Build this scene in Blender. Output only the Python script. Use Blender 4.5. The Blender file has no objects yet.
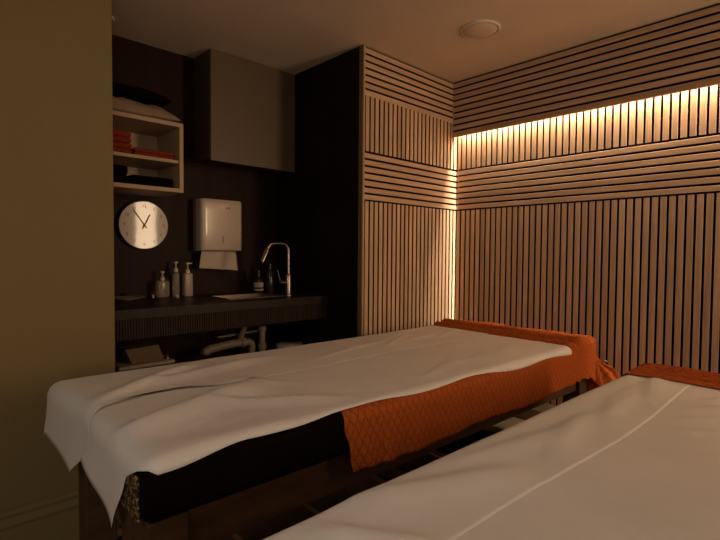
import bpy, bmesh, math, random
from mathutils import Vector, noise, Matrix
random.seed(7)
PI = math.pi
scn = bpy.context.scene
COL = scn.collection
H = 1.2          # camera height
CEIL = 2.405

# ------------------------------------------------------------------ materials
def nodemat(name):
    m = bpy.data.materials.new(name); m.use_nodes = True
    nt = m.node_tree
    return m, nt, nt.nodes['Principled BSDF']

def mix(nt, fac, a, b, blend='MIX'):
    n = nt.nodes.new('ShaderNodeMix'); n.data_type = 'RGBA'; n.blend_type = blend
    if isinstance(fac, (int, float)): n.inputs[0].default_value = fac
    else: nt.links.new(fac, n.inputs[0])
    for i, v in ((6, a), (7, b)):
        if isinstance(v, tuple): n.inputs[i].default_value = (*v, 1)
        else: nt.links.new(v, n.inputs[i])
    return n.outputs[2]

def coords(nt, kind='Object', scale=(1, 1, 1)):
    t = nt.nodes.new('ShaderNodeTexCoord'); mp = nt.nodes.new('ShaderNodeMapping')
    mp.inputs['Scale'].default_value = scale
    nt.links.new(t.outputs[kind], mp.inputs[0])
    return mp.outputs[0]

def noisetex(nt, vec, scale, detail=3, rough=.55):
    n = nt.nodes.new('ShaderNodeTexNoise'); n.inputs['Scale'].default_value = scale
    n.inputs['Detail'].default_value = detail; n.inputs['Roughness'].default_value = rough
    nt.links.new(vec, n.inputs['Vector']); return n.outputs['Fac']

def ramp(nt, src, a, b):
    n = nt.nodes.new('ShaderNodeMapRange'); n.inputs[1].default_value = a; n.inputs[2].default_value = b
    nt.links.new(src, n.inputs[0]); return n.outputs[0]

def bump(nt, bsdf, src, strength, dist=.002):
    b = nt.nodes.new('ShaderNodeBump'); b.inputs['Strength'].default_value = strength
    b.inputs['Distance'].default_value = dist
    nt.links.new(src, b.inputs['Height']); nt.links.new(b.outputs[0], bsdf.inputs['Normal'])

def plain(name, col, rough=.5, metal=0, var=.12, scale=6, bmp=0, vs=(1, 1, 1), spec=.5):
    m, nt, b = nodemat(name)
    v = coords(nt, 'Object', vs)
    f = noisetex(nt, v, scale)
    dark = tuple(c * (1 - var) for c in col); lite = tuple(min(1, c * (1 + var)) for c in col)
    nt.links.new(mix(nt, ramp(nt, f, .3, .7), dark, lite), b.inputs['Base Color'])
    b.inputs['Roughness'].default_value = rough; b.inputs['Metallic'].default_value = metal
    b.inputs['Specular IOR Level'].default_value = spec
    if bmp: bump(nt, b, noisetex(nt, v, scale * 12), bmp)
    return m

def wood(name, col, grain, rough=.55, island=True, var=.22):
    m, nt, b = nodemat(name)
    v = coords(nt, 'Object', grain)
    f = noisetex(nt, v, 1.0, 5, .65)
    c1 = tuple(c * (1 - var) for c in col); c2 = tuple(min(1, c * (1 + var)) for c in col)
    out = mix(nt, ramp(nt, f, .3, .7), c1, c2)
    if island:
        g = nt.nodes.new('ShaderNodeNewGeometry')
        r = ramp(nt, g.outputs['Random Per Island'], 0, 1)
        out = mix(nt, r, out, mix(nt, 1.0, out, (.80, .76, .72), 'MULTIPLY'))
    nt.links.new(out, b.inputs['Base Color'])
    b.inputs['Roughness'].default_value = rough
    b.inputs['Specular IOR Level'].default_value = .12
    bump(nt, b, f, .25, .001)
    return m

M = {}
M['slat_v'] = wood('oak slat standing', (.58, .385, .235), (60, 60, 2.5))
M['slat_h'] = wood('oak slat lying', (.58, .385, .235), (2.5, 2.5, 60))
M['slat_side'] = plain('dark slat side', (.022, .013, .008), .9, spec=.1)  # sides and ends of the slats, darker than the oak fronts
M['felt'] = plain('black felt', (.004, .0035, .003), .95, scale=60, spec=.1)
M['ceiling'] = plain('ceiling paint', (.68, .55, .43), .9, var=.03, scale=2, spec=.2)
M['green'] = plain('olive wall paint', (.215, .155, .066), .75, var=.04, scale=2, bmp=.05, spec=.25)
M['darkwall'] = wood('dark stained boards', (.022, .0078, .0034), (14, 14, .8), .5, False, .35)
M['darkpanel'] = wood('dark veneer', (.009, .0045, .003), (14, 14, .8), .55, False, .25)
M['trimwood'] = wood('edge trim wood', (.20, .125, .06), (60, 60, 2.5), .5, False)
M['roomwall'] = plain('room wall paint', (.42, .33, .22), .85, var=.04, scale=2)
M['bedwood'] = wood('bed frame wood', (.085, .046, .023), (3, 30, 30), .5, True, .3)
M['shelfwood'] = wood('bed shelf wood', (.58, .41, .25), (30, 3, 30), .5, True, .15)
M['counter'] = plain('dark worktop', (.022, .013, .008), .42, var=.3, scale=30, spec=.2)
M['fascia'] = wood('ribbed fascia wood', (.036, .021, .012), (40, 40, 1.5), .5, False, .3)
M['shelfbox'] = plain('pale shelf board', (.46, .30, .18), .5, var=.06, scale=5)
M['cab_door'] = plain('cabinet door paint', (.115, .072, .040), .45, var=.03, scale=3)
M['cab_body'] = plain('cabinet carcass', (.06, .034, .02), .5, var=.08, scale=5)
M['clock_face'] = plain('clock glass and face', (.55, .42, .33), .4, var=.01, scale=3)
M['clock_rim'] = plain('clock rim', (.05, .04, .035), .4)
M['clock_mark'] = plain('clock markings', (.17, .115, .07), .5)
M['clock_hand'] = plain('clock hands', (.15, .10, .05), .5)
M['plastic'] = plain('white plastic', (.62, .48, .37), .25, var=.02, scale=3)
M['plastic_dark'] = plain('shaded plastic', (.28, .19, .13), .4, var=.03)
M['paper_towel'] = plain('paper towel', (.58, .45, .34), .9, var=.03, scale=20, bmp=.1)
M['blackp'] = plain('black plastic', (.012, .010, .009), .35)
M['steel'] = plain('brushed steel', (.42, .33, .25), .30, 1.0, .08, 20)
M['sinksteel'] = plain('sink steel', (.16, .125, .09), .35, 1.0, .08, 20)
M['pipe'] = plain('white waste pipe', (.33, .25, .18), .4, var=.04)
M['bottle_white'] = plain('cream bottle', (.42, .31, .23), .35, var=.02)
M['bottle_dark'] = plain('dark brown bottle', (.030, .016, .010), .2)
M['label'] = plain('paper label', (.50, .37, .27), .7)
M['card'] = plain('brown card', (.20, .12, .07), .8, var=.06)
M['cream'] = plain('cream lacquer', (.50, .38, .26), .5, var=.04)
M['gold'] = plain('brass', (.6, .42, .18), .3, 1.0)
M['pillow'] = plain('beige pillow cotton', (.30, .205, .125), .9, var=.06, scale=30, bmp=.2)
M['blackcloth'] = plain('black cloth', (.005, .0024, .0017), .9, var=.3, scale=10, bmp=.2, spec=.03)
M['redcloth'] = plain('red terry cloth', (.25, .026, .009), .95, var=.25, scale=90, bmp=.8)
M['olivecloth'] = plain('olive printed cloth', (.20, .16, .075), .9, var=.7, scale=26, vs=(2.4, .4, 1))
M['cream_towel'] = plain('cream terry', (.80, .66, .46), .95, var=.1, scale=60, bmp=.5)
M['floor'] = wood('floor boards', (.34, .22, .13), (3, 25, 25), .45, False, .15)

def mat_clear():
    m, nt, b = nodemat('clear bottle plastic')
    b.inputs['Base Color'].default_value = (.75, .62, .48, 1)
    b.inputs['Roughness'].default_value = .12
    b.inputs['Transmission Weight'].default_value = .75
    b.inputs['IOR'].default_value = 1.3
    return m
for k_ in ('clock_face', 'plastic'):
    b_ = M[k_].node_tree.nodes['Principled BSDF']; b_.inputs['Coat Weight'].default_value = .8; b_.inputs['Coat Roughness'].default_value = .06
M['clear'] = mat_clear()

def mat_emit(name, col, s):
    m, nt, b = nodemat(name)
    b.inputs['Base Color'].default_value = (*col, 1)
    b.inputs['Emission Color'].default_value = (*col, 1); b.inputs['Emission Strength'].default_value = s
    return m
M['led'] = mat_emit('warm led tape', (1, .70, .38), 6)
M['led_corner'] = mat_emit('warm led tape in the corner', (1, .70, .38), 6)

def mat_sheet():
    m, nt, b = nodemat('nonwoven couch paper')
    v = coords(nt, 'UV', (1, 1, 1))
    f = noisetex(nt, v, 5, 3)
    nt.links.new(mix(nt, ramp(nt, f, .3, .7), (.70, .655, .60), (.75, .70, .645)), b.inputs['Base Color'])
    b.inputs['Roughness'].default_value = .85; b.inputs['Specular IOR Level'].default_value = .15
    bump(nt, b, noisetex(nt, v, 420, 2), .12, .0006)
    return m
M['sheet'] = mat_sheet()

def mat_throw(name, c1, c2):
    m, nt, b = nodemat(name)
    v = coords(nt, 'UV', (1, 1, 1))
    sep = nt.nodes.new('ShaderNodeSeparateXYZ')
    nz = nt.nodes.new('ShaderNodeTexNoise'); nz.inputs['Scale'].default_value = 25
    nt.links.new(v, nz.inputs['Vector'])
    ad = nt.nodes.new('ShaderNodeVectorMath'); ad.operation = 'MULTIPLY_ADD'
    nt.links.new(nz.outputs['Color'], ad.inputs[0]); ad.inputs[1].default_value = (.012, .012, 0)
    nt.links.new(v, ad.inputs[2]); nt.links.new(ad.outputs[0], sep.inputs[0])
    def math_(op, a, bb):
        n = nt.nodes.new('ShaderNodeMath'); n.operation = op
        for i, q in enumerate((a, bb)):
            if isinstance(q, (int, float)): n.inputs[i].default_value = q
            elif q is not None: nt.links.new(q, n.inputs[i])
        return n.outputs[0]
    x = math_('MULTIPLY', sep.outputs[0], PI / .030); y = math_('MULTIPLY', sep.outputs[1], PI / .050)
    s1 = math_('ABSOLUTE', math_('SINE', math_('ADD', x, y), None), None)
    s2 = math_('ABSOLUTE', math_('SINE', math_('SUBTRACT', x, y), None), None)
    lat = math_('MINIMUM', s1, s2)
    lf = ramp(nt, lat, 0.02, .45)
    fine = noisetex(nt, v, 160, 3, .7)
    c = mix(nt, lf, tuple(q * .45 for q in c1), c1)
    c = mix(nt, ramp(nt, fine, .35, .75), c, c2)
    nt.links.new(c, b.inputs['Base Color'])
    b.inputs['Roughness'].default_value = .92; b.inputs['Specular IOR Level'].default_value = .1
    hgt = math_('ADD', math_('MULTIPLY', lf, 1.0), math_('MULTIPLY', fine, 1.4))
    bump(nt, b, hgt, .75, .003)
    return m
M['throw'] = mat_throw('rust lattice throw', (.38, .076, .014), (.48, .115, .023))

def mat_goldborder():
    m, nt, b = nodemat('black brocade with gold figures')
    v = coords(nt, 'Object', (1, 1, 1))
    vo = nt.nodes.new('ShaderNodeTexVoronoi'); vo.feature = 'DISTANCE_TO_EDGE'; vo.inputs['Scale'].default_value = 62
    nt.links.new(v, vo.inputs['Vector'])
    n2 = noisetex(nt, v, 110, 2)
    a = ramp(nt, vo.outputs['Distance'], .10, .02)
    mm = nt.nodes.new('ShaderNodeMath'); mm.operation = 'MULTIPLY'
    nt.links.new(a, mm.inputs[0]); nt.links.new(ramp(nt, n2, .40, .55), mm.inputs[1])
    nt.links.new(mix(nt, mm.outputs[0], (.012, .007, .005), (.42, .26, .09)), b.inputs['Base Color'])
    b.inputs['Roughness'].default_value = .6
    return m
M['brocade'] = mat_goldborder()

# ------------------------------------------------------------------ mesh helpers
class MB:
    def __init__(s): s.bm = bmesh.new()
    def box(s, x0, x1, y0, y1, z0, z1, bev=0, seg=2):
        r = bmesh.ops.create_cube(s.bm, size=1)
        vs = r['verts']
        bmesh.ops.scale(s.bm, vec=(x1 - x0, y1 - y0, z1 - z0), verts=vs)
        bmesh.ops.translate(s.bm, vec=((x0 + x1) / 2, (y0 + y1) / 2, (z0 + z1) / 2), verts=vs)
        if bev:
            es = list({e for v in vs for e in v.link_edges})
            bmesh.ops.bevel(s.bm, geom=es, offset=bev, segments=seg, affect='EDGES', profile=.5)
        return s
    def prism(s, ring0, ring1):
        a = [s.bm.verts.new(p) for p in ring0]; b = [s.bm.verts.new(p) for p in ring1]
        n = len(a)
        for i in range(n): s.bm.faces.new((a[i], a[(i + 1) % n], b[(i + 1) % n], b[i]))
        s.bm.faces.new(a[::-1]); s.bm.faces.new(b); return s
    def lathe(s, prof, c=(0, 0, 0), seg=24, axis='z', squash=1):
        rings = []
        for r, h in prof:
            ring = []
            for i in range(seg):
                t = 2 * PI * i / seg; x, y = r * math.cos(t), r * math.sin(t) * squash
                p = (x, y, h) if axis == 'z' else ((x, h, y) if axis == 'y' else (h, x, y))
                ring.append(s.bm.verts.new((p[0] + c[0], p[1] + c[1], p[2] + c[2])))
            rings.append(ring)
        for a, b in zip(rings, rings[1:]):
            for i in range(seg): s.bm.faces.new((a[i], a[(i + 1) % seg], b[(i + 1) % seg], b[i]))
        s.bm.faces.new(rings[0][::-1]); s.bm.faces.new(rings[-1]); return s
    def tube(s, pts, r, seg=10):
        pts = [Vector(p) for p in pts]
        rs = r if isinstance(r, (list, tuple)) else [r] * len(pts)
        up = Vector((0, 0, 1)); rings = []
        prev = None
        for i, p in enumerate(pts):
            d = (pts[min(i + 1, len(pts) - 1)] - pts[max(i - 1, 0)]).normalized()
            if prev is None:
                n = d.cross(up) if abs(d.dot(up)) < .95 else d.cross(Vector((1, 0, 0)))
            else: n = prev - d * prev.dot(d)
            n.normalize(); prev = n; b = d.cross(n)
            rings.append([s.bm.verts.new(p + rs[i] * (math.cos(2 * PI * k / seg) * n + math.sin(2 * PI * k / seg) * b)) for k in range(seg)])
        for a, b in zip(rings, rings[1:]):
            for k in range(seg): s.bm.faces.new((a[k], a[(k + 1) % seg], b[(k + 1) % seg], b[k]))
        s.bm.faces.new(rings[0][::-1]); s.bm.faces.new(rings[-1]); return s
    def build(s, name, mat, parent=None, smooth=False, loc=None, rot=None):
        bmesh.ops.recalc_face_normals(s.bm, faces=s.bm.faces[:])
        me = bpy.data.meshes.new(name); s.bm.to_mesh(me); s.bm.free()
        if smooth:
            for p in me.polygons: p.use_smooth = True
            try: me.set_sharp_from_angle(angle=math.radians(40))
            except Exception: pass
        me.materials.append(M[mat] if isinstance(mat, str) else mat)
        o = bpy.data.objects.new(name, me); COL.objects.link(o)
        if parent: o.parent = parent
        if loc: o.location = loc
        if rot: o.rotation_euler = rot
        return o

def grid(name, f, u0, u1, nu, v0, v1, nv, mat, parent=None, thick=.0012, offset=0, edge=None):
    """sheet of cloth: f(u,v)->xyz, uv map holds the flat cloth coordinates"""
    bm = bmesh.new(); uvl = bm.loops.layers.uv.new('UVMap')
    vs = []; fl = {}
    for i in range(nu + 1):
        row = []
        for j in range(nv + 1):
            u = u0 + (u1 - u0) * i / nu; v = v0 + (v1 - v0) * j / nv
            if edge: u, v = edge(i / nu, j / nv)
            w = bm.verts.new(f(u, v)); fl[w] = (u, v); row.append(w)
        vs.append(row)
    for i in range(nu):
        for j in range(nv):
            fc = bm.faces.new((vs[i][j], vs[i + 1][j], vs[i + 1][j + 1], vs[i][j + 1])); fc.smooth = True
            for l in fc.loops: l[uvl].uv = fl[l.vert]
    me = bpy.data.meshes.new(name); bm.to_mesh(me); bm.free()
    me.materials.append(M[mat])
    o = bpy.data.objects.new(name, me); COL.objects.link(o)
    if parent: o.parent = parent
    if thick:
        md = o.modifiers.new('thickness', 'SOLIDIFY'); md.thickness = thick; md.offset = offset
    return o

def tag(o, label, cat, group=None):
    o['label'] = label; o['category'] = cat
    if group: o['group'] = group
    return o
def struct(o): o['kind'] = 'structure'; return o
def empty(name, loc, rz=0):
    o = bpy.data.objects.new(name, None); COL.objects.link(o)
    o.empty_display_size = .1
    o.location = loc; o.rotation_euler = (0, 0, rz); return o
def fbm(x, y, z=0, o=3):
    return noise.fractal(Vector((x, y, z)), 1.0, 2.0, o)
def sm(x, a, b):
    t = max(0, min(1, (x - a) / (b - a))); return t * t * (3 - 2 * t)

# ------------------------------------------------------------------ room shell
XB = 2.89; YA = 2.04; YBACK = 2.93; XP = 1.961
X0, Y0 = -1.3, -1.7
struct(MB().box(X0 - .1, 3.1, Y0 - .1, 3.1, -.1, 0).build('floor', 'floor'))
struct(MB().box(X0 - .1, 3.1, Y0 - .1, 3.1, CEIL, CEIL + .1).build('ceiling', 'ceiling'))
struct(MB().box(X0, .665, 2.22, 2.315, 0, CEIL, .004, 2).build('wall_left', 'green'))
# moulded baseboard of the green wall
prof = [(2.22, 0), (2.188, 0), (2.188, .150), (2.194, .153), (2.194, .158), (2.186, .162), (2.186, .170), (2.198, .182), (2.204, .188), (2.204, .194), (2.196, .198), (2.196, .206), (2.204, .214), (2.22, .219)]
struct(MB().prism([(X0, y, z) for y, z in prof], [(.665, y, z) for y, z in prof]).build('baseboard_left', 'green'))
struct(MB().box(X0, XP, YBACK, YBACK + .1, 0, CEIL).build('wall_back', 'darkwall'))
struct(MB().box(X0 - .1, X0, Y0, 3.03, 0, CEIL).build('wall_west', 'roomwall'))
struct(MB().box(X0, 3.1, Y0 - .1, Y0, 0, CEIL).build('wall_front', 'roomwall'))
# the projecting block that carries the slatted wall and the dark side of the alcove
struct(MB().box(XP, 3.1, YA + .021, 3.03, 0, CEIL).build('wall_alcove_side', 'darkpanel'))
struct(MB().box(2.93, 3.1, Y0, YA + .021, 0, CEIL).build('wall_right', 'felt'))

SW, PT, DP = .0285, .040, .014   # slat width, pitch, depth
def slat_prof(c, w, face, depth, ch=.0012):
    """cross-section: (across, out) pairs; out measured from the face back by depth"""
    a, b = c - w / 2, c + w / 2
    return [(a, depth), (a, ch), (a + ch, 0), (b - ch, 0), (b, ch), (b, depth)]

def panel(name, face_axis, face, sign, a0, a1, z0, z1, orient, phase, mat, label_parent=None, pitch=PT, back_extra=.009, w=SW):
    """face_axis 'y': panel faces -y at y=face, runs along x a0..a1;  'x': faces -x at x=face, runs along y a0..a1"""
    mb = MB()
    def P(across_xy, out, z):
        return (across_xy, face + out, z) if face_axis == 'y' else (face + out, across_xy, z)
    if orient == 'v':
        k = math.floor((a0 - phase) / pitch) - 1
        while True:
            c = phase + pitch * (k + .5); k += 1
            if c - w / 2 > a1: break
            lo, hi = max(c - w / 2, a0), min(c + w / 2, a1)
            if hi - lo < .004: continue
            pr = slat_prof((lo + hi) / 2, hi - lo, face, DP)
            mb.prism([P(q[0], q[1], z0) for q in pr], [P(q[0], q[1], z1) for q in pr])
    else:
        z = z1
        while z - (pitch - w) - .006 > z0:
            top = z - (pitch - w); bot = max(z - pitch, z0)
            if bot - z0 < .006: bot = z0
            pr = slat_prof((top + bot) / 2, top - bot, face, DP)
            mb.prism([P(a0, q[1], q[0]) for q in pr], [P(a1, q[1], q[0]) for q in pr])
            z = bot if bot == z0 else z - pitch
            if bot == z0: break
    o = mb.build(name, mat)
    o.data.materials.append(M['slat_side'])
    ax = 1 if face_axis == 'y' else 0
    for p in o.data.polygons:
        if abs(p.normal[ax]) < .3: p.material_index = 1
    b = MB()
    if face_axis == 'y': b.box(a0, a1, face + DP, face + DP + back_extra, z0, z1)
    else: b.box(face + DP, face + DP + back_extra, a0, a1, z0, z1 + (.012 if orient == 'v' and z1 < 1.6 else 0))
    b.build('felt_backing', 'felt', o)
    return o

Z1, Z2, Z3, ZP = 2.122, 1.800, 1.517, 2.026
XA0 = 1.972
n = 0
def slats(*a, **k):
    global n
    n += 1
    o = panel('trim_%d' % n, *a, **k); struct(o)
    return o
# wall A, the far wall
XA1 = 2.928
slats('y', YA, 1, XA0 + .004, XA1, Z1, CEIL, 'h', 0, 'slat_h')
slats('y', YA, 1, XA0 - .003, XA1, Z2, Z1, 'v', 1.9813, 'slat_v')
slats('y', YA, 1, XA0 + .004, XA1, Z3, Z2, 'h', 0, 'slat_h', pitch=.0404)
slats('y', YA, 1, XA0, XA1, 0, Z3 - .010, 'v', 1.9813, 'slat_v')
# wall B, the right wall; its panels stop short of the far wall to let the corner tape shine out
YB1 = 2.024
slats('x', XB, 1, Y0, YB1, Z2, 2.11, 'v', 1.9962, 'slat_v')
slats('x', XB, 1, Y0, YB1, Z3, Z2, 'h', 0, 'slat_h', pitch=.0404)
slats('x', XB, 1, Y0, YB1, 0, Z3 - .010, 'v', 1.9962, 'slat_v')
# pelmet hiding the tape
pel = slats('x', XB - .050, 1, Y0, YA - .002, ZP, CEIL, 'h', 0, 'slat_h', pitch=.0421, back_extra=.006, w=.0305)
MB().box(XB - .0505, XB - .029, Y0, YA - .002, ZP - .004, ZP).build('edge_strip', 'slat_h', pel)
# felt wall board behind wall A
struct(MB().box(XA0, 2.93, YA + .019, YA + .021, 0, CEIL).build('wall_far_backing', 'felt'))
# light wooden edge trims at the alcove corner
struct(MB().box(XP - .002, XP + .005, YA - .002, YA + .03, 0, CEIL).build('trim_20', 'trimwood'))
struct(MB().box(XP + .005, XA0 + .0045, YA - .003, YA + .02, 0, CEIL).build('trim_21', 'slat_v'))

# LED tapes
t = tag(MB().box(2.866, 2.874, Y0 + .02, 2.02, 2.075, 2.079).build('led_strip', 'led'),
        'warm white light tape hidden behind the slatted pelmet on the right wall', 'light')
t = tag(MB().box(2.9285, 2.9295, 2.021, 2.031, .02, 1.99).build('led_strip', 'led_corner'),
        'warm white upright light tape in the corner where the slatted walls meet', 'light')

def area(name, loc, rot, sx, sy, power, col, spread=180):
    l = bpy.data.lights.new(name, 'AREA'); l.shape = 'RECTANGLE'; l.size = sx; l.size_y = sy
    l.energy = power; l.color = col; l.spread = math.radians(spread)
    o = bpy.data.objects.new(name, l); o.location = loc; o.rotation_euler = rot; COL.objects.link(o); return o
WARM = (1, .76, .53)
# pelmet tape: shines down
area('pelmet_tape_light', (2.872, .16, 2.072), (0, 0, 0), .010, 3.7, 47, WARM)
# corner tape: shines out of the slot (local -Z -> world -X)
area('corner_tape_light', (2.921, 2.027, 1.0), (0, PI / 2, math.radians(-10)), 1.96, .006, .8, WARM, 34)
# unseen fill lamps added behind and beside the camera
area('rear_fill_light', (-.9, -1.5, 1.5), (math.radians(90), 0, math.radians(-12)), .9, 1.5, 6.2, (1, .90, .75), 130)  # added soft fill behind the camera, no doorway is built there
area('left_fill_light', (-1.25, .3, 1.9), (0, math.radians(-60), 0), .9, 1.2, 7.6, (1, .95, .86), 140)  # added cool fill for the head of the beds, no window exists here
area('warm_fill_light', (2.66, -1.6, 1.55), (math.radians(90), 0, math.radians(10)), .36, 1.3, 15, (1, .72, .46), 140)  # added warm fill facing the far slatted wall, no cove fitting behind it
w = bpy.data.worlds.new('world'); scn.world = w; w.use_nodes = True
w.node_tree.nodes['Background'].inputs[0].default_value = (.02, .015, .01, 1)
w.node_tree.nodes['Background'].inputs[1].default_value = 1

# ------------------------------------------------------------------ ceiling discs
def disc(x, y, r, label, name, mat='ceiling'):
    e = empty(name, (x, y, CEIL)); tag(e, label, 'ceiling vent')
    MB().lathe([(r, 0), (r, -.006), (r - .004, -.010), (r - .010, -.010), (r - .012, -.004), (r - .012, 0)], seg=48).build('rim', mat, e, True)
    MB().lathe([(r - .016, 0), (r - .016, -.008), (r - .020, -.011), (r * .4, -.013), (.001, -.014)], seg=48).build('cover', mat, e, True)
    return e
disc(2.273, 1.46, .104, 'round flush white disc in the ceiling above the bed foot', 'ceiling_vent')
disc(.765, 2.755, .07, 'small round ceiling fitting half hidden behind the olive wall', 'ceiling_vent')

# ------------------------------------------------------------------ beds
PAD_T, PAD_B, RR = .745, .615, .032
def draper(L, W, lump=0, seed=0, hang_tilt=0):
    def ztop(u, v):
        return PAD_T
    def f(u, v, off=0.006, flare=.03, cflare=.42, wr=1.0, extra=None):
        cu = min(max(u, RR), L - RR); cv = min(max(v, RR), W - RR)
        ox, oy = u - cu, v - cv; d = math.hypot(ox, oy)
        dz = 0
        if d < 1e-9:
            x, y, z = u, v, ztop(u, v) + off; nx = ny = 0
        else:
            nx, ny = ox / d, oy / d; arc = RR * PI / 2
            c = 2 * abs(ox * oy) / (d * d)
            fl = flare + cflare * c * sm(d, arc, arc + .15)
            if d < arc:
                a = d / RR; out = (RR + off) * math.sin(a); z = ztop(cu, cv) - RR + (RR + off) * math.cos(a)
            else:
                e = d - arc; out = RR + off + fl * e; z = ztop(cu, cv) - RR - e * math.sqrt(max(.05, 1 - fl * fl))
            x, y = cu + nx * out, cv + ny * out
        if extra:
            a_, b_, c_ = extra(u, v, d, nx, ny); x += a_; y += b_; z += c_
        return (x, y, z)
    return f

def make_table(loc, rz, L, W, label):
    root = empty('massage_table', loc, rz)
    tag(root, label, 'massage table', 'wooden massage tables with paper sheets and rust throws')
    # mattress in its black fitted cover, top surface slightly uneven
    mb = MB(); mb.box(0, L, 0, W, PAD_B, PAD_T, RR * .98, 5)
    m = mb.build('mattress', 'blackcloth', root, True); m['label'] = 'mattress in a black fitted cover'
    MB().box(-.004, .004, .030, W - .030, PAD_B + .004, PAD_T - .026, .002, 1).build('brocade_border', 'brocade', m)
    P = .088
    for x, y, p in ((.014, .018, .19), (.014, W - .33, .09), (L - .03 - P, .03, P), (L - .03 - P, W - .03 - P, P)):
        MB().box(x, x + P, y, y + p, 0, PAD_B, .004, 2).build('leg', 'bedwood', root)
    for y in (.045, W - .045 - .028):
        MB().box(.014 + (P if y < .1 else 0), L - .03 - P - .012, y, y + .028, .500, PAD_B - .001, .003, 2).build('side_rail', 'bedwood', root)
    for x, ya_, yb_ in ((.03, .208, W - .33), (L - .03 - P + .02, .03 + P, W - .03 - P)):
        MB().box(x, x + .028, ya_, yb_, .500, PAD_B - .001, .003, 2).build('end_rail', 'bedwood', root)
    # bolts on the side rail near the foot
    for x in (L - .20,):
        MB().lathe([(.008, .0), (.008, -.004), (.004, -.005)], (x, .045, .565), 16, 'y').build('bolt', 'steel', root, True)
    for y in (.05, W - .29):
        MB().box(.014 + P, L - .03 - P, y, y + .03, .235, .275, .003, 2).build('shelf_rail', 'bedwood', root)
    for x, wd in ((.40, .10), (.68, .17), (1.02, .22), (1.40, .20), (1.76, .29)):
        MB().box(x, x + wd, .04, W - .04, .275, .295, .002, 2).build('shelf_board', 'shelfwood', root)
    return root

TH = math.radians(-1.5); TH2 = math.radians(-1.1)
O1 = (.358, 1.02, 0); L1, W1 = 2.28, .89
O2 = (.16, -.230, 0); L2, W2 = 2.02, .89
make_table(O1, TH, L1, W1, 'dark wooden massage table beside the olive wall, farther of the two')
make_table(O2, TH2, L2, W2, 'massage table in the right foreground, nearer of the two')

# --- couch paper, far table
D1 = draper(L1, W1)
def wr_top(u, v, d, s):
    z = .0035 * fbm(u * 2.2, v * 3.0, s) + .0018 * fbm(u * 9, v * 4, s + 5)
    return z
def crease(u, v, u0, v0, u1, v1, w, h, asym=1.0):
    # one soft fold between two points of the flat sheet, fading at both ends
    dx, dy = u1 - u0, v1 - v0; L = math.hypot(dx, dy); dx /= L; dy /= L
    t = ((u - u0) * dx + (v - v0) * dy) / L; n = (u - u0) * -dy + (v - v0) * dx
    if t < -.3 or t > 1.3 or abs(n) > w * 4: return 0
    ww = w if n > 0 else w * asym
    return h * math.exp(-(n / ww) ** 2) * sm(t, -.15, .25) * (1 - sm(t, .7, 1.15))
def wrink(u, v):
    z = .003 + .0028 * fbm(u * 2.2, v * 3.0, 1.3) + .0012 * fbm(u * 9, v * 4, 6)
    z += crease(u, v, .00, .22, .50, .42, .03, .024, 2.2)
    z += crease(u, v, .30, .30, .62, .10, .018, .012, 2.5)
    z += crease(u, v, .05, .06, .40, .02, .05, .006)
    z += crease(u, v, .02, .50, .45, .80, .045, .018, .5)
    z += crease(u, v, .20, .62, .75, .74, .018, .013, 2.5)
    z += crease(u, v, .45, .52, .62, .30, .015, .005, 2)
    for k in range(7):
        uu = 1.0 + .12 * k; z += crease(u, v, uu, .10 + .03 * (k % 3), uu + .30, .18 + .08 * (k % 2), .018, .0030, 2)
    for k in range(5):
        uu = .9 + .2 * k; z += crease(u, v, uu, .58 + .05 * (k % 2), uu + .3, .66 + .04 * (k % 3), .012, .0048, 2)
    return max(z, 0)
def sheet_far():
    def ex(u, v, d, nx, ny):
        z = (wrink(u, v) + .003) * (1 - sm(d, .0, .05) * .7)
        x = y = 0
        if u < 0:
            h = -u
            x = -.008 * (1 + math.sin(v * 13 + 1.2)) * sm(h, .03, .25)
            y = -.012 * sm(v, .75, .9) * sm(h, .03, .2)
            z *= .2
        x -= .024 * sm(v, .5, .85) * (1 - sm(u, -.02, .15))
        # lifted edge near the head
        z += .022 * math.exp(-((v - .46) / .04) ** 2) * math.exp(-((u - .20) / .12) ** 2)
        return (x, y, z)
    def edge(s, t):
        # hem at the head end slants; near edge wanders
        hem = -.180 + .040 * t
        u = hem + (2.04 - hem) * s
        vn = .455 + .010 * math.sin(u * 7) + .035 * math.exp(-((u - .2) / .12) ** 2)
        if u < .06: vn = vn - .05 * sm(-u, -.06, .04) + .20 * sm(-u, .04, .22)
        v = vn + (W1 + .018 - vn) * t
        return u, v
    return grid('paper_sheet', lambda u, v: D1(u, v, .0070, .03, .06, extra=ex), 0, 1, 150, 0, 1, 46, 'sheet', None, .0004, 1, edge)
def sheet_near():
    def ex(u, v, d, nx, ny):
        z = (wrink(u, v) + .001) * (1 - sm(d, .0, .05) * .7)
        x = y = 0
        
        if u < 0:
            h = -u
            x = -.008 * (1 + math.sin(v * 17 + .4)) * sm(h, .03, .2)
            z = z * .2
        return (x, y, z)
    def edge(s, t):
        hem = -.180 + .075 * t
        u = hem + (2.04 - hem) * s
        v0 = .012 - .022 * sm(u, .8, 1.9) + .006 * math.sin(u * 11 + 1) - .024 * (1 - sm(u, .05, .25))
        if u < .03: v0 += .115 * sm(-u, -.03, .045) + .085 * sm(-u, .03, .20)
        v = v0 + (.53 - v0) * t
        if u < 0: v = v0 + ((.53) - v0) * t
        return u, v
    return grid('paper_sheet', lambda u, v: D1(u, v, .005, .03, .06, extra=ex), 0, 1, 150, 0, 1, 52, 'sheet', None, .0004, 1, edge)
def place(o, O, rz): o.location = O; o.rotation_euler = (0, 0, rz); return o
tag(place(sheet_far(), O1, TH), 'white couch paper strip on the olive-wall side of the farther table', 'paper sheet', 'white couch paper on the tables')
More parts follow.
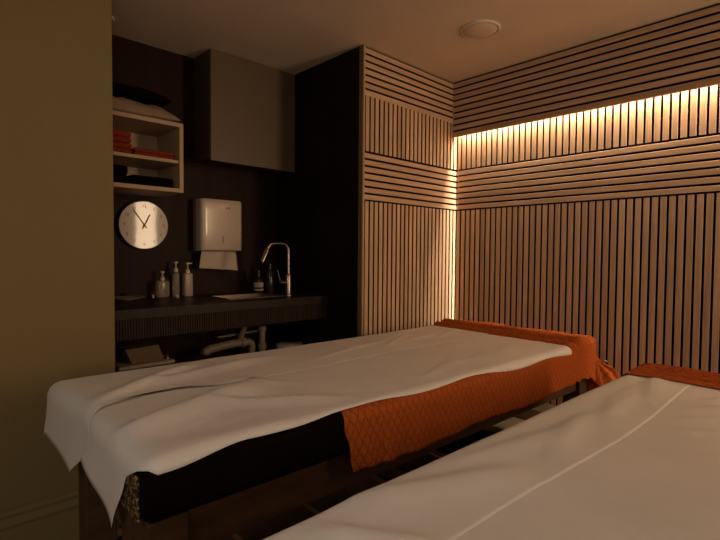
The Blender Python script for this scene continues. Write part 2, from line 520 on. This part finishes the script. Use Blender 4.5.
tag(place(sheet_near(), O1, TH), 'white couch paper strip with long hanging corner, over the dark side of the farther table', 'paper sheet', 'white couch paper on the tables')

# --- rust throw, far table
def throw_mesh(D, L, W, u_side, u_top, side_drop, seed, ulen=.30, v1=None):
    """cloth lying under the paper along the near side and bunched over the foot end"""
    def ex(u, v, d, nx, ny):
        x = y = 0
        bunch = sm(u, u_top - .03, u_top + .03) 
        z = bunch * (.016 + .008 * math.sin((u - u_top) * 75 + 2.5 * fbm(v * 2, 0, seed)) + .005 * math.sin((u - u_top) * 170 + 4 * fbm(v * 3, 1, seed)) + .006 * fbm(u * 18, v * 3, seed) + .012 * math.exp(-((u - u_top - .13) / .05) ** 2))
        z += -.003 * (1 - bunch)
        z *= 1 - sm(d, .05, .12) * .6
        if d > .05:
            h = sm(d, .05, .2)
            side = abs(ny)
            y += ny * h * (.004 + .004 * math.sin(u * 38 + fbm(u * 4, v * 3, seed) * 3)) * side
            # diagonal folds at the free end of the side drape
            e = math.exp(-((u - u_side - .05 - .35 * (d - .05)) / .022) ** 2) + .7 * math.exp(-((u - u_side - .12 - .35 * (d - .05)) / .02) ** 2)
            y += ny * h * .014 * e
            x += abs(nx) * h * .012 * math.sin(v * 30 + 3 * fbm(v * 3, u, seed))
            c = 2 * abs(nx * ny)
            y += ny * c * .018 * math.sin(math.atan2(abs(ny), abs(nx)) * 22) * h
            x += nx * c * .014 * math.sin(math.atan2(abs(ny), abs(nx)) * 14) * h
        z += .0008 * fbm(u * 60, v * 60, seed)
        return (x, y, z)
    def edge(s, t):
        u = u_side + (L + ulen - u_side) * s
        v0 = -side_drop(u) - .15 * sm(u, L - .10, L + .12); vv1 = W + .16
        v = v0 + (vv1 - v0) * t
        u += .03 * sm(-v, 0, .2) * (1 - s) ** 8 + .004 * math.sin(v * 60) * (1 - s) ** 20
        return u, v
    return grid('throw_blanket', lambda u, v: D(u, v, .0035, .02, .58, extra=ex), 0, 1, 300, 0, 1, 150, 'throw', None, .0025, 1, edge)
th1 = throw_mesh(D1, L1, W1, .545, 1.995, lambda u: .163 + .006 * math.sin(u * 9), 3.1, .31)
tag(place(th1, O1, TH), 'rust orange lattice-weave throw draped down the side and foot of the farther table', 'throw', 'rust throws on the tables')

# --- near table cloths
D2 = draper(L2, W2)
def sheet2(a):
    def ex(u, v, d, nx, ny):
        z = .003 + .0028 * fbm(u * 2.2, v * 3.0, 11.2) + .0010 * fbm(u * 9, v * 4, 16)
        z += crease(u, v, .40, .86, .75, .72, .03, .013, 2) + crease(u, v, .30, .84, .42, .66, .018, .012, 2.2)
        z += crease(u, v, .62, .84, 1.1, .76, .025, .007, 2)
        for k in range(9):
            uu = .8 + .11 * k; z += crease(u, v, uu, .70 + .04 * (k % 3), uu + .30, .76 + .03 * (k % 2), .018, .0032, 2)
        for k in range(4):
            uu = 1.25 + .12 * k; z += crease(u, v, uu, .60, uu + .14, .40 + .03 * k, .012, .006, 2.5)
        z = max(z, 0) * (1 - sm(d, .0, .05) * .7)
        return (0, 0, z)
    def edge(s, t):
        u = -.2 + (1.84 + .2) * s
        seam = .658 + .012 * math.sin(u * 4) + .02 * sm(u, .3, .0)
        if a: v0, v1 = -.05, seam + .08
        else: v0, v1 = seam, W2 + .010 - .005 * math.sin(u * 6)
        return u, v0 + (v1 - v0) * t
    return grid('paper_sheet', lambda u, v: D2(u, v, .005 if a else .0054, .06, .25, extra=ex), 0, 1, 150, 0, 1, 60 if a else 26, 'sheet', None, .0004, 1, edge)
tag(place(sheet2(True), O2, TH2), 'wide white couch paper across the bottom right corner, on the nearer table', 'paper sheet', 'white couch paper on the tables')
tag(place(sheet2(False), O2, TH2), 'white couch paper strip along the gap side of the nearer table', 'paper sheet', 'white couch paper on the tables')
def throw2():
    def ex(u, v, d, nx, ny):
        t0 = 1.79
        b = sm(u, t0, t0 + .16)
        z = .008 + b * (.014 + .004 * math.sin((u - t0) * 190 + 4 * fbm(v * 3, 1, 5)) + .006 * math.sin((u - t0) * 90 + 3 * fbm(v * 2, 0, 5)) + .008 * fbm(u * 12, v * 4, 5)) * (1 - sm(d, .03, .15) * .8) * (.35 + .65 * sm(W2 - v, 0, .28))
        return (0, 0, z)
    def edge(s, t):
        t0 = 1.79 + .006 * math.sin(t * 20)
        u = t0 + (L2 + .2 - t0) * s
        return u, -.15 + (W2 + .17 + .15) * t
    return grid('throw_blanket', lambda u, v: D2(u, v, .004, .03, .45, extra=ex), 0, 1, 110, 0, 1, 140, 'throw', None, .0025, 1, edge)
tag(place(throw2(), O2, TH2), 'rust orange throw bunched over the foot of the nearer table', 'throw', 'rust throws on the tables')

# --- things on the lower shelf of the far table
def folded(name, x0, x1, y0, y1, z0, z1, mat, layers=3, seed=1, rz=0, r=.012):
    """stack of folded cloth as rounded wavy layers in one mesh"""
    bm = bmesh.new()
    cx, cy = (x0 + x1) / 2, (y0 + y1) / 2
    h = (z1 - z0) / layers
    for k in range(layers):
        rr = bmesh.ops.create_cube(bm, size=1); vs = rr['verts']
        sx, sy = (x1 - x0) * (1 - .03 * random.random()), (y1 - y0) * (1 - .03 * random.random())
        bmesh.ops.scale(bm, vec=(sx, sy, h * .98), verts=vs)
        bmesh.ops.translate(bm, vec=(.004 * random.random(), .004 * random.random(), (k + .5) * h), verts=vs)
        es = list({e for v in vs for e in v.link_edges})
        bmesh.ops.bevel(bm, geom=es, offset=min(r, h * .46), segments=3, affect='EDGES', profile=.5)
    bmesh.ops.subdivide_edges(bm, edges=[e for e in bm.edges if e.calc_length() > .05], cuts=5, use_grid_fill=True)
    for v in bm.verts:
        v.co.z += .05 * h * fbm(v.co.x * 14, v.co.y * 14, seed) + .0
        if v.co.z < .0005: v.co.z = .0005
    me = bpy.data.meshes.new(name); bm.to_mesh(me); bm.free(); me.materials.append(M[mat])
    for p in me.polygons: p.use_smooth = True
    o = bpy.data.objects.new(name, me); COL.objects.link(o)
    o.location = (cx, cy, z0); o.rotation_euler = (0, 0, rz)
    return o
tag(folded('folded_towel', 2.13, 2.335, 1.12, 1.66, .296, .345, 'cream_towel', 2, 14, TH), 'pale folded towel on the lower shelf near the foot of the farther table', 'towel')
tag(MB().box(-.08, .08, -.26, .26, 0, .105, .003, 1).build('flat_box', 'cream', None, False, (2.43, 1.36, .2955), (0, 0, TH)), 'flat brown box on the lower shelf beside the foot legs of the farther table', 'box')
tag(folded('folded_blanket', 1.40, 1.61, 1.12, 1.66, .296, .36, 'olivecloth', 2, 4, TH), 'folded olive patterned cloth on the lower shelf of the farther table', 'cloth')
tag(folded('folded_blanket', 1.76, 1.98, 1.14, 1.64, .296, .38, 'blackcloth', 2, 8, TH), 'folded black cloth on the lower shelf, behind the pale shelf board', 'cloth')

# ------------------------------------------------------------------ alcove: worktop, sink, tap
WT = .93
wt = empty('kitchen_worktop', (1.0, 2.6, 0)); wt.location = (0, 0, 0)
tag(wt, 'dark worktop with a finely ribbed fascia, spanning the alcove under the clock', 'worktop')
SX0, SX1, SY0, SY1 = 1.36, 1.72, 2.50, 2.74
mb = MB()
xa, xb, ya, yb = -.2, XP, 2.34, YBACK
mb.box(xa, SX0, ya, yb, WT - .045, WT); mb.box(SX1, xb, ya, yb, WT - .045, WT)
mb.box(SX0, SX1, ya, SY0, WT - .045, WT); mb.box(SX0, SX1, SY1, yb, WT - .045, WT)
mb.build('worktop', 'counter', wt)
mb = MB()
mb.box(xa, xb, 2.358, 2.37, .788, WT - .0455)
x = xa
while x < xb - .012:
    mb.box(x, x + .0075, 2.352, 2.358, .788, WT - .0455); x += .0125
mb.build('ribbed_fascia', 'fascia', wt)
sk = empty('kitchen_sink', (1.55, 2.62, WT)); tag(sk, 'small rectangular steel sink let into the dark worktop', 'sink')
def loc(e, mbb): return mbb
mb = MB()
a0, a1, b0, b1 = SX0 - 1.55, SX1 - 1.55, SY0 - 2.62, SY1 - 2.62
mb.box(a0 - .015, a1 + .015, b0 - .015, b0 + .002, 0, .003); mb.box(a0 - .015, a1 + .015, b1 - .002, b1 + .015, 0, .003)
mb.box(a0 - .015, a0 + .002, b0, b1, 0, .003); mb.box(a1 - .002, a1 + .015, b0, b1, 0, .003)
mb.build('rim', 'sinksteel', sk)
mb = MB()
tpr = [(a0 + .001, b0 + .001), (a1 - .001, b0 + .001), (a1 - .001, b1 - .001), (a0 + .001, b1 - .001)]
bot = [(a0 + .02, b0 + .02), (a1 - .02, b0 + .02), (a1 - .02, b1 - .02), (a0 + .02, b1 - .02)]
T = [mb.bm.verts.new((x, y, .001)) for x, y in tpr]; B = [mb.bm.verts.new((x, y, -.14)) for x, y in bot]
for i in range(4): mb.bm.faces.new((T[i], T[(i + 1) % 4], B[(i + 1) % 4], B[i]))
mb.bm.faces.new(B)
mb.build('basin', 'sinksteel', sk)
MB().lathe([(.022, -.1395), (.022, -.137), (.012, -.136)], seg=20).build('drain', 'steel', sk, True)

# tap: tall gooseneck with a pull-out spray head pointing left
tp = empty('kitchen_tap', (1.765, 2.50, WT)); tag(tp, 'tall gooseneck kitchen tap with side lever at the right end of the worktop', 'tap')
MB().lathe([(.024, 0), (.024, .006), (.0185, .010), (.0185, .125), (.014, .135)], seg=20).build('tap_body', 'steel', tp, True)
pts = [(0, 0, .13), (0, 0, .22)]
for i in range(0, 9):
    a = PI / 2 * i / 8; pts.append((-.045 + .045 * math.cos(a), 0, .275 + .050 * math.sin(a)))
pts += [(-.075, 0, .326), (-.105, 0, .325)]
for i in range(1, 7):
    a = math.radians(68) * i / 6; pts.append((-.105 - .05 * math.sin(a), 0, .275 + .050 * math.cos(a)))
MB().tube(pts, .0095, 12).build('gooseneck', 'steel', tp, True)
e = Vector(pts[-1]); dv = Vector((-.42, 0, -.9)).normalized()
MB().tube([e, e + dv * .012, e + dv * .085], [.0105, .014, .012], 14).build('spray_head', 'steel', tp, True)
MB().tube([e + dv * .0852, e + dv * .097], [.0115, .010], 14).build('nozzle', 'blackp', tp, True)
MB().tube([(-.015, 0, .085), (-.062, 0, .085)], .012, 12).build('lever_mount', 'steel', tp, True)
MB().tube([(-.060, 0, .088), (-.082, 0, .165)], [.0045, .0035], 8).build('lever', 'steel', tp, True)

# bottles on the worktop
def pump_bottle(loc, w, d, h, mat, neck, label, square=True, nozzle=1, pump='plastic', rot=0):
    e = empty('pump_bottle', loc, rot); tag(e, label, 'pump bottle', 'pump bottles on the worktop')
    if square: MB().box(-w / 2, w / 2, -d / 2, d / 2, 0, h, w * .16, 3).build('bottle', mat, e, True)
    else: MB().lathe([(w * .46, 0), (w / 2, .004), (w / 2, h * .86), (w * .42, h * .94), (w * .2, h)], seg=24).build('bottle', mat, e, True)
    MB().lathe([(.0135, h), (.0135, h + .016), (.009, h + .022), (.005, h + .024)], seg=16).build('collar', pump, e, True)
    b = MB(); b.lathe([(.0042, h + .0235), (.0042, h + neck)], seg=10)
    b.lathe([(.011, h + neck), (.0125, h + neck + .004), (.011, h + neck + .011)], seg=14)
    b.box(min(0, nozzle * .034), max(0, nozzle * .034), -.0045, .0045, h + neck + .003, h + neck + .010, .002, 1)
    b.build('pump', pump, e, True)
    return e
pump_bottle((1.12, 2.86, WT), .070, .05, .100, 'clear', .044, 'short clear square pump bottle on the worktop, below the clock', True, .3)
pump_bottle((1.200, 2.86, WT), .042, .042, .150, 'clear', .050, 'slim clear pump bottle, the middle of three on the worktop', False, .3)
pump_bottle((1.262, 2.835, WT), .052, .042, .142, 'bottle_white', .052, 'cream oblong pump bottle, rightmost of three beside the towel dispenser', True, .8)
for (x, y), lb in zip(((1.075, 2.885), (1.183, 2.80)), ('tiny white cap on the worktop left of the short clear bottle', 'tiny white cap on the worktop between two clear bottles')):
    tag(MB().lathe([(.008, 0), (.008, .014), (.0065, .017)], seg=14).build('bottle_cap', 'plastic', None, True, (x, y, WT)), lb, 'cap', 'small caps on the worktop')
# dish at the left
tag(MB().lathe([(.030, 0), (.034, .003), (.098, .016), (.100, .018), (.096, .018), (.034, .007), (.001, .006)], seg=36).build('shallow_dish', 'plastic', None, True, (.90, 2.80, WT)),
    'shallow white dish on the worktop beside the olive wall', 'dish')
tag(MB().lathe([(.012, 0), (.012, .022), (.007, .026), (.007, .034), (.001, .036)], seg=14).build('small_vial', 'bottle_dark', None, True, (.93, 2.9, WT)),
    'tiny dark vial standing behind the shallow dish', 'vial')
# dark bottles by the tap
e = empty('soap_bottle', (1.735, 2.80, WT)); tag(e, 'dark bottle with a two-band pale label, left of the tap', 'bottle')
MB().lathe([(.030, 0), (.032, .004), (.032, .088), (.022, .102), (.012, .106), (.012, .128)], seg=24).build('bottle', 'bottle_dark', e, True)
b = MB(); b.lathe([(.0325, .038), (.0325, .070)], seg=24); b.lathe([(.0325, .016), (.0325, .028)], seg=24); b.build('label_band', 'label', e, True)
MB().lathe([(.0135, .1285), (.0135, .150), (.010, .154)], seg=16).build('cap', 'blackp', e, True)
e = empty('soap_bottle', (1.80, 2.76, WT)); tag(e, 'tall plain dark bottle just behind the tap', 'bottle')
MB().lathe([(.024, 0), (.026, .004), (.026, .135), (.013, .155), (.012, .172)], seg=20).build('bottle', 'bottle_dark', e, True)
MB().lathe([(.0135, .1725), (.0135, .195), (.010, .198)], seg=16).build('cap', 'bottle_dark', e, True)

# ------------------------------------------------------------------ under the worktop
pp = empty('waste_pipe', (0, 0, 0)); tag(pp, 'white plastic waste trap and pipes under the sink', 'pipe')
MB().tube([(1.29, 2.70, .610), (1.31, 2.70, .605), (1.335, 2.70, .616), (1.42, 2.70, .625), (1.50, 2.70, .632), (1.56, 2.70, .630)], [.018, .027, .027, .025, .025, .022], 16).build('trap', 'pipe', pp, True)
MB().tube([(1.545, 2.70, .631), (1.575, 2.70, .631)], .030, 18).build('coupling', 'pipe', pp, True)
MB().tube([(1.575, 2.70, .630), (1.605, 2.70, .629), (1.622, 2.70, .618), (1.625, 2.70, .60), (1.625, 2.70, .25), (1.625, 2.80, .20), (1.625, 2.93, .20)], .021, 16).build('elbow', 'pipe', pp, True)
MB().tube([(1.70, 2.70, .25), (1.70, 2.70, .700)], .020, 16).build('standpipe', 'pipe', pp, True)
MB().tube([(1.70, 2.70, .690), (1.70, 2.70, .722)], .028, 16).build('coupling', 'pipe', pp, True)
MB().tube([(1.70, 2.70, .575), (1.70, 2.70, .610)], .028, 16).build('coupling', 'pipe', pp, True)
MB().tube([(1.40, 2.72, .678), (1.70, 2.72, .690)], .006, 8).build('hose', 'pipe', pp, True)
MB().tube([(1.70, 2.70, .26), (1.70, 2.70, .001)], .0205, 12).build('drain_pipe', 'pipe', pp, True)
MB().tube([(1.54, 2.62, .79), (1.54, 2.66, .72), (1.54, 2.70, .655)], .018, 12).build('tailpiece', 'pipe', pp, True)

rk = empty('storage_box', (.92, 2.62, 0)); tag(rk, 'low pale cabinet with a brass knob under the worktop by the olive wall', 'cabinet')
MB().box(-.12, .14, -.04, .20, 0, .598, .003, 1).build('body', 'cab_body', rk)
MB().box(-.135, .150, -.055, .21, .5985, .616, .003, 1).build('top', 'cream', rk)
MB().lathe([(.012, 0), (.010, .012), (.014, .024), (.008, .032)], (.130, .0, .6165), 16).build('knob', 'gold', rk, True)
mb = MB()
mb.prism([(-.070, -.02, 0), (.095, -.02, 0), (.095, .12, 0), (-.070, .12, 0)], [(-.100, -.005, .075), (.070, -.005, .082), (.070, .12, .082), (-.100, .12, .075)])
o = mb.build('cardboard_box', 'card', None, False, (.93, 2.62, .6165)); tag(o, 'brown card box on the low cabinet under the worktop', 'box')
b = empty('bucket', (1.86, 2.62, 0)); tag(b, 'pale bucket under the right end of the worktop', 'bucket')
MB().lathe([(.075, 0), (.085, .50), (.085, .585)], seg=28).build('bucket_body', 'plastic', b, True)
MB().lathe([(.089, .5855), (.089, .600), (.080, .604)], seg=28).build('lid', 'plastic', b, True)

# ------------------------------------------------------------------ wall shelf with linen
ws = empty('wall_shelf', (0, 0, 0)); tag(ws, 'pale open two-compartment wall shelf above the clock', 'shelf')
SXR, SYF = 1.137, 2.60
mb = MB(); T_ = .022
mb.box(.30, SXR, SYF, YBACK, 1.878, 1.900, .001, 1)
mb.box(.30, SXR, SYF, YBACK, 1.523, 1.545, .001, 1)
mb.box(SXR - T_, SXR, SYF, YBACK, 1.545, 1.878, .001, 1)
mb.box(.30, .322, SYF, YBACK, 1.545, 1.878, .001, 1)
mb.build('shelf_frame', 'shelfbox', ws)
MB().box(.322, SXR - T_, SYF + .012, YBACK, 1.682, 1.700, .001, 1).build('shelf_board', 'shelfbox', ws)
MB().box(.322, SXR - T_, YBACK - .012, YBACK - .001, 1.545, 1.878).build('back_panel', 'shelfbox', ws)
tag(folded('folded_towel', .62, .88, 2.63, 2.86, 1.7005, 1.815, 'redcloth', 4, 1), 'tall stack of folded red towel in the upper shelf compartment', 'towel', 'red towels in the wall shelf')
tag(folded('folded_towel', .885, 1.10, 2.625, 2.86, 1.7005, 1.742, 'redcloth', 2, 2), 'low flat folded red towel in the upper shelf compartment', 'towel', 'red towels in the wall shelf')
tag(folded('folded_towel', .62, .86, 2.625, 2.86, 1.5455, 1.64, 'blackcloth', 2, 3), 'taller folded dark towel in the lower shelf compartment', 'towel', 'dark towels in the wall shelf')
tag(folded('folded_towel', .87, 1.095, 2.63, 2.86, 1.5455, 1.60, 'blackcloth', 3, 5), 'low folded dark towel at the right of the lower shelf compartment', 'towel', 'dark towels in the wall shelf')
def cushion(name, x0, x1, y0, y1, z0, h, mat, seed, pinch=.55):
    bm = bmesh.new(); N = 26
    top = []; bt = []
    for i in range(N + 1):
        r1 = []; r2 = []
        for j in range(N + 1):
            a, b = i / N * 2 - 1, j / N * 2 - 1
            th = ((1 - abs(a) ** 2.6) * (1 - abs(b) ** 2.6)) ** pinch
            x = (x0 + x1) / 2 + a * (x1 - x0) / 2 * (1 - .06 * (1 - abs(b) ** 3) * 0); y = (y0 + y1) / 2 + b * (y1 - y0) / 2
            wz = .20 * h * fbm(x * 9, y * 9, seed) * th
            base = z0 + .18 * h * (1 - th)
            r1.append(bm.verts.new((x, y, base + h * th * .95 + wz + .002))); r2.append(bm.verts.new((x, y, base)))
        top.append(r1); bt.append(r2)
    for i in range(N):
        for j in range(N):
            bm.faces.new((top[i][j], top[i + 1][j], top[i + 1][j + 1], top[i][j + 1]))
            bm.faces.new((bt[i][j], bt[i][j + 1], bt[i + 1][j + 1], bt[i + 1][j]))
    bd = [(top[i][0], bt[i][0]) for i in range(N + 1)] + [(top[N][j], bt[N][j]) for j in range(1, N + 1)] + [(top[i][N], bt[i][N]) for i in range(N - 1, -1, -1)] + [(top[0][j], bt[0][j]) for j in range(N - 1, 0, -1)]
    for k in range(len(bd)):
        p, q = bd[k], bd[(k + 1) % len(bd)]; bm.faces.new((p[0], q[0], q[1], p[1]))
    bmesh.ops.recalc_face_normals(bm, faces=bm.faces[:])
    me = bpy.data.meshes.new(name); bm.to_mesh(me); bm.free(); me.materials.append(M[mat])
    for p in me.polygons: p.use_smooth = True
    o = bpy.data.objects.new(name, me); COL.objects.link(o); return o
tag(cushion('pillow', .58, 1.13, 2.61, 2.90, 1.9005, .10, 'pillow', 2, .45), 'beige pillow lying on top of the wall shelf', 'pillow')
tag(cushion('cushion', .50, 1.10, 2.66, 2.91, 2.012, .065, 'blackcloth', 6, .25), 'black cushion lying on the beige pillow', 'cushion')

# ------------------------------------------------------------------ upper cabinet
uc = empty('wall_cabinet', (0, 0, 0)); tag(uc, 'wall cabinet with a plain pale door under the alcove ceiling', 'cabinet')
MB().box(1.348, XP - .002, 2.72, YBACK - .001, 1.760, CEIL - .003, .001, 1).build('carcass', 'cab_body', uc)
MB().box(1.348, XP - .004, 2.700, 2.7185, 1.746, CEIL - .006, .0015, 2).build('door', 'cab_door', uc)

# ------------------------------------------------------------------ wall clock, 12:55
ck = empty('wall_clock', (1.031, 2.93, 1.353)); tag(ck, 'round pale wall clock with a thin rim on the dark back wall', 'clock')
RC = .142
MB().lathe([(RC - .004, -.001), (RC, -.004), (RC, -.030), (RC - .003, -.033), (RC - .007, -.030)], seg=64, axis='y').build('clock_case', 'clock_rim', ck, True)
MB().lathe([(RC - .0035, -.0305), (RC - .006, -.0335), (.001, -.0345)], seg=64, axis='y').build('dial', 'clock_face', ck, True)
def text_mesh(s, size, loc_, parent, mat, name, rot=(PI / 2, 0, 0), ext=.0006):
    cu = bpy.data.curves.new(name, 'FONT'); cu.body = s; cu.size = size; cu.align_x = 'CENTER'; cu.align_y = 'CENTER'; cu.extrude = ext
    tmp = bpy.data.objects.new(name, cu); COL.objects.link(tmp)
    dg = bpy.context.evaluated_depsgraph_get(); dg.update()
    me = bpy.data.meshes.new_from_object(tmp.evaluated_get(dg)); bpy.data.objects.remove(tmp)
    me.materials.clear(); me.materials.append(M[mat])
    o = bpy.data.objects.new(name, me); COL.objects.link(o); o.parent = parent; o.location = loc_; o.rotation_euler = rot
    return o
for k in range(1, 13):
    a = PI / 2 - 2 * PI * k / 12
    text_mesh(str(k), .026, (.110 * math.cos(a), -.0345, .110 * math.sin(a)), ck, 'clock_mark', 'numeral')
def hand(ang, ln, tail, w, y, name):
    d = Vector((math.sin(ang), 0, math.cos(ang))); nn = Vector((math.cos(ang), 0, -math.sin(ang)))
    mb = MB(); r0 = []
    for s_, q in ((-tail, -w / 2), (ln, -w / 2 * .8), (ln, w / 2 * .8), (-tail, w / 2)): r0.append(d * s_ + nn * q)
    mb.prism([p + Vector((0, y, 0)) for p in r0], [p + Vector((0, y - .0012, 0)) for p in r0])
    mb.build(name, 'clock_hand', ck)
hand(math.radians(27.5), .070, .026, .007, -.0362, 'hour_hand')
hand(math.radians(-35), .105, .022, .0055, -.0380, 'minute_hand')
MB().lathe([(.006, -.035), (.006, -.041), (.003, -.042)], seg=16, axis='y').build('hub', 'clock_hand', ck, True)

# ------------------------------------------------------------------ towel dispenser
dp = empty('towel_dispenser', (1.478, 2.93, 1.37)); tag(dp, 'white paper towel dispenser on the dark wall with a towel hanging out', 'towel dispenser')
# rounded front cover: profile in plan (x,y)
def cover_ring(z, grow=0):
    pts = [(-.143, -.055)]
    for i in range(0, 7):
        a = PI / 2 * i / 6; pts.append((-.143 + .030 - .030 * math.cos(a) - grow, -.100 - .030 * math.sin(a)))
    for i in range(0, 7):
        a = PI / 2 * i / 6; pts.append((.143 - .030 + .030 * math.sin(a) + grow, -.100 - .030 * math.cos(a)))
    pts.append((.143, -.055)); return [(x, y, z) for x, y in pts]
mb = MB(); rings = []
for z, sc in ((-.160, .93), (-.155, .97), (-.145, 1), (.135, 1), (.152, .975), (.163, .92)):
    ring = [mb.bm.verts.new((x, -.055 + (y + .055) * (sc - (.06 * abs(x / .135) ** 2 if z > .16 else 0)), z - (.006 * (x / .135) ** 2 if z > .13 else 0))) for x, y, z_ in cover_ring(0)]
    rings.append(ring)
for a, b_ in zip(rings, rings[1:]):
    for i in range(len(a)):
        mb.bm.faces.new((a[i], a[(i + 1) % len(a)], b_[(i + 1) % len(b_)], b_[i]))
mb.bm.faces.new(rings[0][::-1]); mb.bm.faces.new(rings[-1])
mb.build('front_cover', 'plastic', dp, True)
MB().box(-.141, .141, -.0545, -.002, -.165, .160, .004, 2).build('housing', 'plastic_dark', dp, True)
MB().box(-.002, .002, -.1312, -.1296, -.115, -.070).build('sight_slot', 'blackp', dp)
text_mesh('jofel', .020, (.032, -.1305, .108), dp, 'clock_rim', 'lettering')
# hanging towel
def tw(u, v):
    w = .118 + .016 * v
    z = -.166 - .105 * v - .018 * v * u
    return ((u * 2 - 1) * w - .004, -.085 - .018 * math.sin(u * PI) * (1 - v * .3) + .012 * abs(math.sin(u * 6 + v)) * (1 - v), z)
grid('paper_towel', tw, 0, 1, 20, 0, 1, 12, 'paper_towel', dp, .0015)

# small pale fitting on the slatted wall beside the throw
tag(MB().box(2.878, 2.8895, .990, 1.006, .594, .602, .002, 1).build('wall_fitting', 'pipe'), 'tiny pale fitting on the slatted right wall beside the farther throw', 'wall fitting')

# ------------------------------------------------------------------ camera (fitted)
yaw, pitch, roll, F = .8085, -.0349, .0078, 482.14
f = Vector((math.cos(pitch) * math.cos(yaw), math.cos(pitch) * math.sin(yaw), math.sin(pitch)))
r = f.cross(Vector((0, 0, 1))).normalized(); u = r.cross(f)
r2 = math.cos(roll) * r + math.sin(roll) * u; u2 = -math.sin(roll) * r + math.cos(roll) * u
cam = bpy.data.cameras.new('camera'); co = bpy.data.objects.new('camera', cam); COL.objects.link(co)
mt = Matrix((r2, u2, -f)).transposed().to_4x4(); mt.translation = Vector((0, 0, H))
co.matrix_world = mt
cam.sensor_fit = 'HORIZONTAL'; cam.sensor_width = 36; cam.lens = F * 36 / 720; cam.clip_start = .02
scn.camera = co
scn.view_settings.view_transform = 'Standard'; scn.view_settings.look = 'None'
scn.view_settings.exposure = .17; scn.view_settings.gamma = 1
